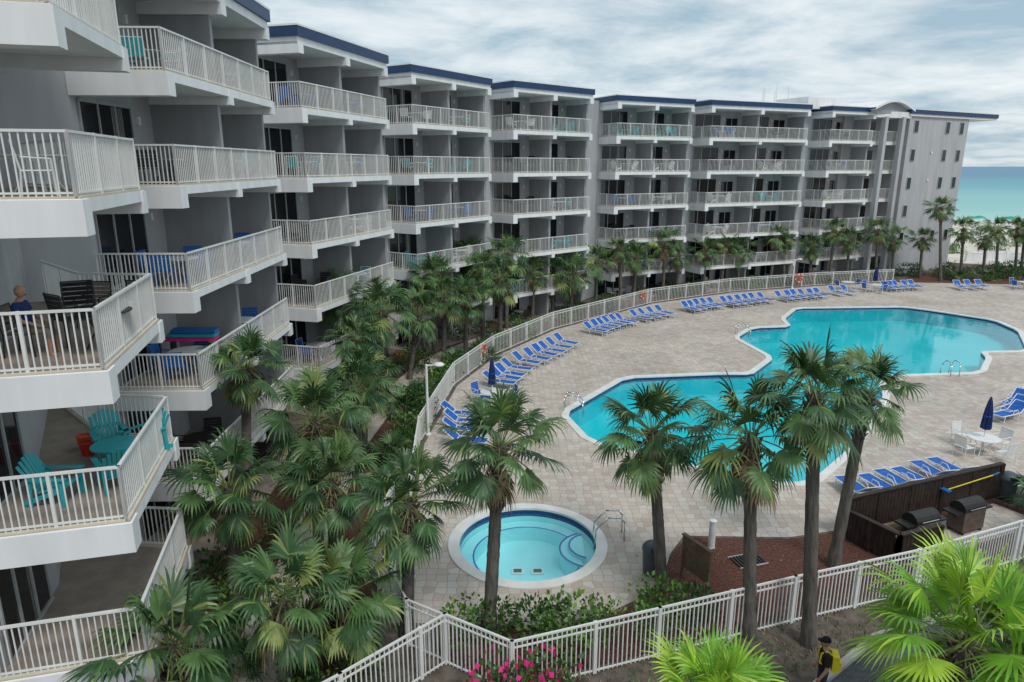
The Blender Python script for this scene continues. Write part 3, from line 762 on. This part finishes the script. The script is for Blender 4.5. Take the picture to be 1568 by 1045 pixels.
for x,y,rz,s_ in((11.2,57.5,.75,1),(-1.7,40.0,1.2,1),(28.3,66.8,.3,1.4)): place(LR,'life_ring',(x,y,.95),rz,s_)
mb=MB();mb.lathe([(.001,0),(.25,0),(.28,.1),(.31,.75),(.33,.78),(.33,.84),(.26,.95),(.14,1.02),(.001,1.03)],20,BIN)
mb.bx(-.13,.13,-.34,-.2,.84,.95,DARK)
BN=mb.mesh('trash_bin',True)
place(BN,'trash_bin',(4.15,17.9,.01));place(BN,'trash_bin',(17.9,22.6,.01))
for x,y,h in((6.3,19.3,.95),(-3.35,16.9,1.05)):
    mb=MB();mb.lathe([(.001,0),(.12,0),(.11,.05),(.105,h-.05),(.12,h-.04),(.12,h),(.001,h+.03)],16,WPL);mb.obj('white_bollard',loc=(x,y,0))
mb=MB()
mb.bx(-.55,-.47,-.04,.04,0,1.35,WOOD);mb.bx(.47,.55,-.04,.04,0,1.35,WOOD)
mb.bx(-.5,.5,-.03,0,.35,1.3,WOOD);mb.bx(-.46,.46,.003,.02,.4,1.25,WPL)
for i in range(6): mb.bx(-.4,.4-.1*(i%3),.02,.024,1.12-i*.11,1.15-i*.11,DARK)
mb.bx(-.58,.58,-.06,.06,1.33,1.38,WOOD)
place(mb.mesh('pool_rules_sign'),'pool_rules_sign',(5.25,17.3,0),R_(-62))
mb=MB()
for i in range(9): mb.bx(-.45+i*.11,-.40+i*.11,-.3,.3,.02,.05,DARK)
for y in(-.32,.3): mb.bx(-.5,.5,y,y+.03,.018,.055,KERB)
place(mb.mesh('drain_grate'),'drain_grate',(7.2,18.5,.01),.3)
def grill():
    mb=MB();
    mb.bx(-.5,.5,-.28,.28,.12,.82,CONC);mb.bx(-.85,-.5,-.25,.25,.76,.82,DARK);mb.bx(.5,.85,-.25,.25,.76,.82,DARK)
    n=8;vs=[]
    for x in(-.5,.5):
        for i in range(n+1):
            t=math.pi*i/n;vs.append((x,-.29*math.cos(t),.83+.3*math.sin(t)))
    fs=[(i,i+1,n+2+i,n+1+i) for i in range(n)]+[tuple(range(n+1)),tuple(range(n+1,2*n+2))[::-1]]
    mb.add(vs,fs,DARK);mb.tube([(-.35,-.33,.92),(.35,-.33,.92)],.015,6,CHROME)
    for x in(-.42,.42):
        for y in(-.22,.22): mb.cyl((x-.03,y,.06),(x+.03,y,.06),.06,.06,10,DARK)
    return mb.mesh('barbecue_grill')
GR=grill()
place(GR,'barbecue_grill',(13.0,19.6,0),.35);place(GR,'barbecue_grill',(15.0,20.4,0),.38)
mb=MB();mb.bx(-.6,.6,-.4,.4,.05,.5,CONC);mb.bx(-.64,.64,-.44,.44,.5,.56,WOOD);mb.bx(-.5,.5,-.42,-.4,.15,.4,DARK);place(mb.mesh('pump_cover_box'),'pump_cover_box',(11.9,19.3,0),.35)
mb=MB();mb.tube([(-1.1,0,1.0),(1.1,0,1.15)],.02,6,YEL);mb.tube([(1.1,0,1.15),(1.4,0,1.2)],.03,6,BLUEP);mb.seg((-1.3,0,1.0),(-1.1,0,1.0),.3,.04,BLUEP);place(mb.mesh('pool_skimmer_pole'),'pool_skimmer_pole',(15.9,21.7,0),.37)
def pot(x,y,z,m):
    mb=MB();mb.lathe([(.001,0),(.12,0),(.17,.28),(.19,.3),(.16,.3),(.15,.26),(.001,.26)],14,m);mb.obj('flower_pot',loc=(x,y,z))
pot(-9.7,14.5,ZK(2)+.004,RED);pot(-10.0,14.9,ZK(2)+.004,ORNG)
mb=MB()
for i,(m_,zz) in enumerate(((PINK,.0),(TEAL,.12),(BLUEP,.24))):
    mb.seg((-.8+.1*i,.05*i,.9+zz),(.8,.05*i,.86+zz),.5,.1,m_)
mb.seg((-.6,0,0),(-.6,0,.9),.05,.4,DARK);mb.seg((.6,0,0),(.6,0,.9),.05,.4,DARK)
place(mb.mesh('pool_floats'),'pool_floats',(-10.6,21.9,ZK(2)),.1)
def towel(x,y,z,rz,m):
    mb=MB();mb.bx(-.3,.3,-.05,-.035,-.5,.03,m);mb.bx(-.3,.3,-.05,.05,.028,.04,m);mb.bx(-.3,.3,.035,.05,-.35,.03,m)
    place(mb.mesh('beach_towel'),'beach_towel',(x,y,z),rz)
for bi,k,t,m_ in((5,5,.72,TEAL),(6,3,.62,TEAL),(1,4,.62,TAN)):
    L,R,nb=blocks[bi];L=Vector(L)*S;R=Vector(R)*S;d=(R-L).normalized();n=Vector((-d.y,d.x));q=L.lerp(R,t)+n*.6
    towel(q.x,q.y,ZK(k)+.9,math.atan2(d.y,d.x),m_)
mb=MB();mb.cyl((0,0,0),(0,0,2.2),.03,.03,6,WPL)
mb.lathe([(1.5,1.75),(1.0,2.0),(.5,2.18),(.01,2.28)],10,GREENC);BU=mb.mesh('beach_umbrella')
for i in range(20): place(BU,'beach_umbrella',(92+i*2.5,140-i*.8+random.uniform(-2,2),.02),random.random(),.85)
# ------------------------------------------------------------ people
def human(name,loc,rz,sit,top,legs,cap=None,pack=None,hair=True):
    root=empty(name,loc);root.rotation_euler=(0,0,rz)
    if not sit:
        J={'pel':(0,0,.95,.14),'sp':(0,0,1.13,.125),'ch':(0,.0,1.32,.145),'nb':(0,0,1.46,.075),'hd':(0,.01,1.56,.055),
        'hipL':(-.1,0,.88,.095),'knL':(-.11,.02,.5,.062),'anL':(-.11,-.02,.09,.042),'toL':(-.13,.13,.04,.035),
        'hipR':(.1,0,.88,.095),'knR':(.11,.02,.5,.062),'anR':(.11,-.02,.09,.042),'toR':(.13,.13,.04,.035),
        'shL':(-.17,0,1.41,.07),'elL':(-.25,-.02,1.13,.047),'wrL':(-.25,.1,.9,.03),'paL':(-.25,.13,.83,.032),
        'shR':(.17,0,1.41,.07),'elR':(.25,-.02,1.13,.047),'wrR':(.25,.1,.9,.03),'paR':(.25,.13,.83,.032)}
        hz=1.65;hy=.02
    else:
        J={'pel':(0,0,.58,.15),'sp':(0,.0,.76,.14),'ch':(0,-.03,.95,.15),'nb':(0,-.03,1.09,.075),'hd':(0,-.01,1.18,.06),
        'hipL':(-.1,.05,.56,.1),'knL':(-.15,.46,.55,.065),'anL':(-.15,.44,.1,.042),'toL':(-.16,.6,.04,.035),
        'hipR':(.1,.05,.56,.1),'knR':(.15,.46,.55,.065),'anR':(.15,.44,.1,.042),'toR':(.16,.6,.04,.035),
        'shL':(-.18,-.03,1.04,.07),'elL':(-.27,.05,.78,.047),'wrL':(-.2,.28,.68,.03),'paL':(-.18,.35,.66,.032),
        'shR':(.18,-.03,1.04,.07),'elR':(.27,.05,.78,.047),'wrR':(.2,.28,.68,.03),'paR':(.18,.35,.66,.032)}
        hz=1.28;hy=.01
    E_=[('pel','sp'),('sp','ch'),('ch','nb'),('nb','hd')]
    for s_ in'LR': E_+=[('pel','hip'+s_),('hip'+s_,'kn'+s_),('kn'+s_,'an'+s_),('an'+s_,'to'+s_),('ch','sh'+s_),('sh'+s_,'el'+s_),('el'+s_,'wr'+s_),('wr'+s_,'pa'+s_)]
    ks=list(J);me=bpy.data.meshes.new('body');me.from_pydata([J[k][:3] for k in ks],[(ks.index(a),ks.index(b)) for a,b in E_],[])
    o=bpy.data.objects.new('tmp',me);COL.objects.link(o)
    md=o.modifiers.new('s','SKIN');sk=me.skin_vertices[0].data
    for i,k in enumerate(ks): sk[i].radius=(J[k][3]*(1.25 if k in('pel','sp','ch') else 1),J[k][3]*(.85 if k in('pel','sp','ch') else 1))
    sk[0].use_root=True
    sb=o.modifiers.new('b','SUBSURF');sb.levels=2;sb.render_levels=2
    dg=bpy.context.evaluated_depsgraph_get();dg.update()
    m2=bpy.data.meshes.new_from_object(o.evaluated_get(dg));bpy.data.objects.remove(o)
    m2.materials.clear()
    for m_ in(SKIN,top,legs,BLACKC): m2.materials.append(m_)
    pz=J['pel'][2]
    for p in m2.polygons:
        c=p.center;p.use_smooth=True
        arm=abs(c.x)>.21 and not sit and c.z<1.42 and c.z>.7
        if sit:
            i=1 if (c.z>pz+.06 and c.y<.16 and c.z<1.1 and not(abs(c.x)>.2 and c.z<.9)) else (2 if c.z>.42 and (c.z<pz+.1) and c.y<.5 and not (abs(c.x)>.2 and c.z>.66) else 0)
            if c.z>.62 and c.y>.2: i=0
            if c.z<.08:i=3
        else:
            i=0
            if c.z<.1:i=3
            elif c.z<.97 and abs(c.x)<.215:i=2
            elif c.z<1.47 and not (arm and c.z<1.2):i=1
        p.material_index=i
    bo=bpy.data.objects.new('body',m2);COL.objects.link(bo);bo.parent=root
    hb=MB()
    for s_ in'LR':
        w=Vector(J['wr'+s_][:3]);p=Vector(J['pa'+s_][:3]);dv=(p-w).normalized();sx=-1 if s_=='L' else 1
        sd=Vector((0,1,0)) if not sit else Vector((1,0,0));sd=(sd-dv*sd.dot(dv)).normalized();inn=dv.cross(sd)
        for i,(off,l) in enumerate(((-.03,.062),(-.01,.078),(.011,.072),(.031,.055))):
            a=p+sd*off;b=a+dv*l*.6+inn*.008;c=b+dv*l*.45+inn*.025*(1 if inn.x*sx<0 else -1)
            hb.cyl(a-dv*.02,b,.0095,.009,7,SKIN);hb.cyl(b,c,.009,.006,7,SKIN)
        a=w+dv*.02+sd*.02;b=a+sd*.045+dv*.03;hb.cyl(a,b,.012,.01,7,SKIN);hb.cyl(b,b+dv*.035+sd*.008,.01,.007,7,SKIN)
    hb.obj('hands',root,smooth=True)
    hd=MB();n=20;rows=14;vs=[]
    for j in range(rows+1):
        f=math.pi*j/rows
        for i in range(n):
            t=2*math.pi*i/n;x=.077*math.sin(f)*math.cos(t);y=.097*math.sin(f)*math.sin(t);z_=.118*math.cos(f)
            if z_<0: x*=1-.25*(-z_/.118);y=y*(1-.1*(-z_/.118))
            if y>.05 and abs(x)<.02 and -.035<z_<.015: y+=.018*(1-abs(x)/.02)
            if y>.05 and .01<abs(x)<.045 and 0<z_<.03: y-=.008
            vs.append((x,y+hy,z_+hz))
    hd.add(vs,[(j*n+i,(j+1)*n+i,(j+1)*n+(i+1)%n,j*n+(i+1)%n) for j in range(rows) for i in range(n)],SKIN)
    hd.add([(-.012,.098+hy,hz-.03),(.012,.098+hy,hz-.03),(0,.122+hy,hz-.026),(0,.1+hy,hz+.015)],[(0,1,2),(0,2,3),(1,3,2)],SKIN)
    hd.bx(-.024,.024,.082+hy,.092+hy,hz-.062,hz-.054,HAIR)
    for s_ in(-1,1):
        hd.lathe([(.001,hz-.0),(.008,hz+.004),(.011,hz+.01),(.008,hz+.016),(.001,hz+.02)],8,EYE,c=(s_*.03,.083+hy))
        hd.seg((s_*.076,hy-.005,hz-.02),(s_*.082,hy-.012,hz+.035),.012,.03,SKIN)
    if hair or cap:
        m_=cap or HAIR;vs=[];rr=6
        for j in range(rr+1):
            f=math.pi*.52*j/rr
            for i in range(n):
                t=2*math.pi*i/n;vs.append((.084*math.sin(f)*math.cos(t),.104*math.sin(f)*math.sin(t)+hy-.006,.124*math.cos(f)+hz+.012+(.02*max(0,math.sin(t))*math.sin(f) if not cap else .012*math.sin(f))))
        hd.add(vs,[(j*n+i,(j+1)*n+i,(j+1)*n+(i+1)%n,j*n+(i+1)%n) for j in range(rr) for i in range(n)],m_)
        if cap:
            pts=[(math.cos(t)*.075,hy+.085+.085*math.sin(t)) for t in [math.pi*i/8 for i in range(9)]]
            hd.prism(pts,hz+.024,hz+.034,cap)
    hd.obj('head',root,smooth=True)
    if pack:
        pk=MB();pk.bx(-.15,.15,-.27,-.13,1.02,1.40,pack);pk.bx(-.11,.11,-.32,-.27,1.05,1.25,pack)
        for x in(-.1,.1): pk.tube([(x,-.14,1.40),(x,-.02,1.475),(x*1.1,.1,1.42),(x*1.2,.12,1.2),(x*1.3,-.1,1.08)],.02,6,pack)
        pk.obj('backpack',root)
    return root
human('standing_man',(6.85,12.75,.02),R_(75),False,BLACKC,NAVYT,cap=BLACKC,pack=YEL)
human('seated_man',(-9.15,12.5,ZK(3)-.08),R_(-80),True,NAVC,TAN,hair=False)
F(CH_D,'patio_chair',-9.2,12.5,3,R_(100))
# ------------------------------------------------------------ light / world / camera
w=bpy.data.worlds.new('World');scene.world=w;w.use_nodes=True;nt=w.node_tree;N=nt.nodes;Lk=nt.links
bg=N['Background'];out=N['World Output']
sky=N.new('ShaderNodeTexSky');sky.sky_type='NISHITA';sky.sun_disc=False
EL=R_(55);AZ=R_(150)
sky.sun_elevation=EL;sky.sun_rotation=AZ
Lk.new(sky.outputs[0],bg.inputs['Color']);bg.inputs['Strength'].default_value=.12
tc=N.new('ShaderNodeTexCoord');sx=N.new('ShaderNodeSeparateXYZ');Lk.new(tc.outputs['Generated'],sx.inputs[0])
def math_(op,a,b):
    n=N.new('ShaderNodeMath');n.operation=op
    for i,x in enumerate((a,b)):
        if isinstance(x,(int,float)): n.inputs[i].default_value=x
        else: Lk.new(x,n.inputs[i])
    return n.outputs[0]
zz=math_('ADD',math_('MAXIMUM',sx.outputs[2],0.0),.13)
cx=N.new('ShaderNodeCombineXYZ');Lk.new(math_('DIVIDE',sx.outputs[0],zz),cx.inputs[0]);Lk.new(math_('DIVIDE',sx.outputs[1],zz),cx.inputs[1])
n1=N.new('ShaderNodeTexNoise');n1.inputs['Scale'].default_value=1.25;n1.inputs['Detail'].default_value=8;n1.inputs['Roughness'].default_value=.6;n1.inputs['Distortion'].default_value=.25
Lk.new(cx.outputs[0],n1.inputs['Vector'])
r=N.new('ShaderNodeValToRGB');e=r.color_ramp.elements
e[0].position=.36;e[0].color=(.36,.50,.60,1);e[1].position=.66;e[1].color=(.84,.88,.90,1)
x=r.color_ramp.elements.new(.44);x.color=(.50,.61,.68,1)
x=r.color_ramp.elements.new(.54);x.color=(.68,.76,.80,1)
Lk.new(n1.outputs['Fac'],r.inputs[0])
bg2=N.new('ShaderNodeBackground');bg2.inputs['Strength'].default_value=1.08;Lk.new(r.outputs[0],bg2.inputs['Color'])
ms=N.new('ShaderNodeMixShader');ms.inputs[0].default_value=.92
Lk.new(bg.outputs[0],ms.inputs[1]);Lk.new(bg2.outputs[0],ms.inputs[2]);Lk.new(ms.outputs[0],out.inputs['Surface'])
sl=bpy.data.lights.new('sun','SUN');sl.energy=1.5;sl.angle=R_(14);sl.color=(1,.97,.92)
so=bpy.data.objects.new('sun',sl);COL.objects.link(so)
sd=Vector((math.sin(AZ)*math.cos(EL),math.cos(AZ)*math.cos(EL),math.sin(EL)))
so.rotation_euler=sd.to_track_quat('Z','Y').to_euler();so.location=(0,0,60)
cam=bpy.data.cameras.new('camera');cam.lens=24;cam.sensor_width=36;cam.clip_end=30000;cam.clip_start=.1
co=bpy.data.objects.new('camera',cam);COL.objects.link(co);co.location=(0,0,CAMZ);co.rotation_euler=(R_(90-14.4),0,0)
scene.camera=co
scene.view_settings.view_transform='Standard';scene.view_settings.look='None';scene.view_settings.exposure=0
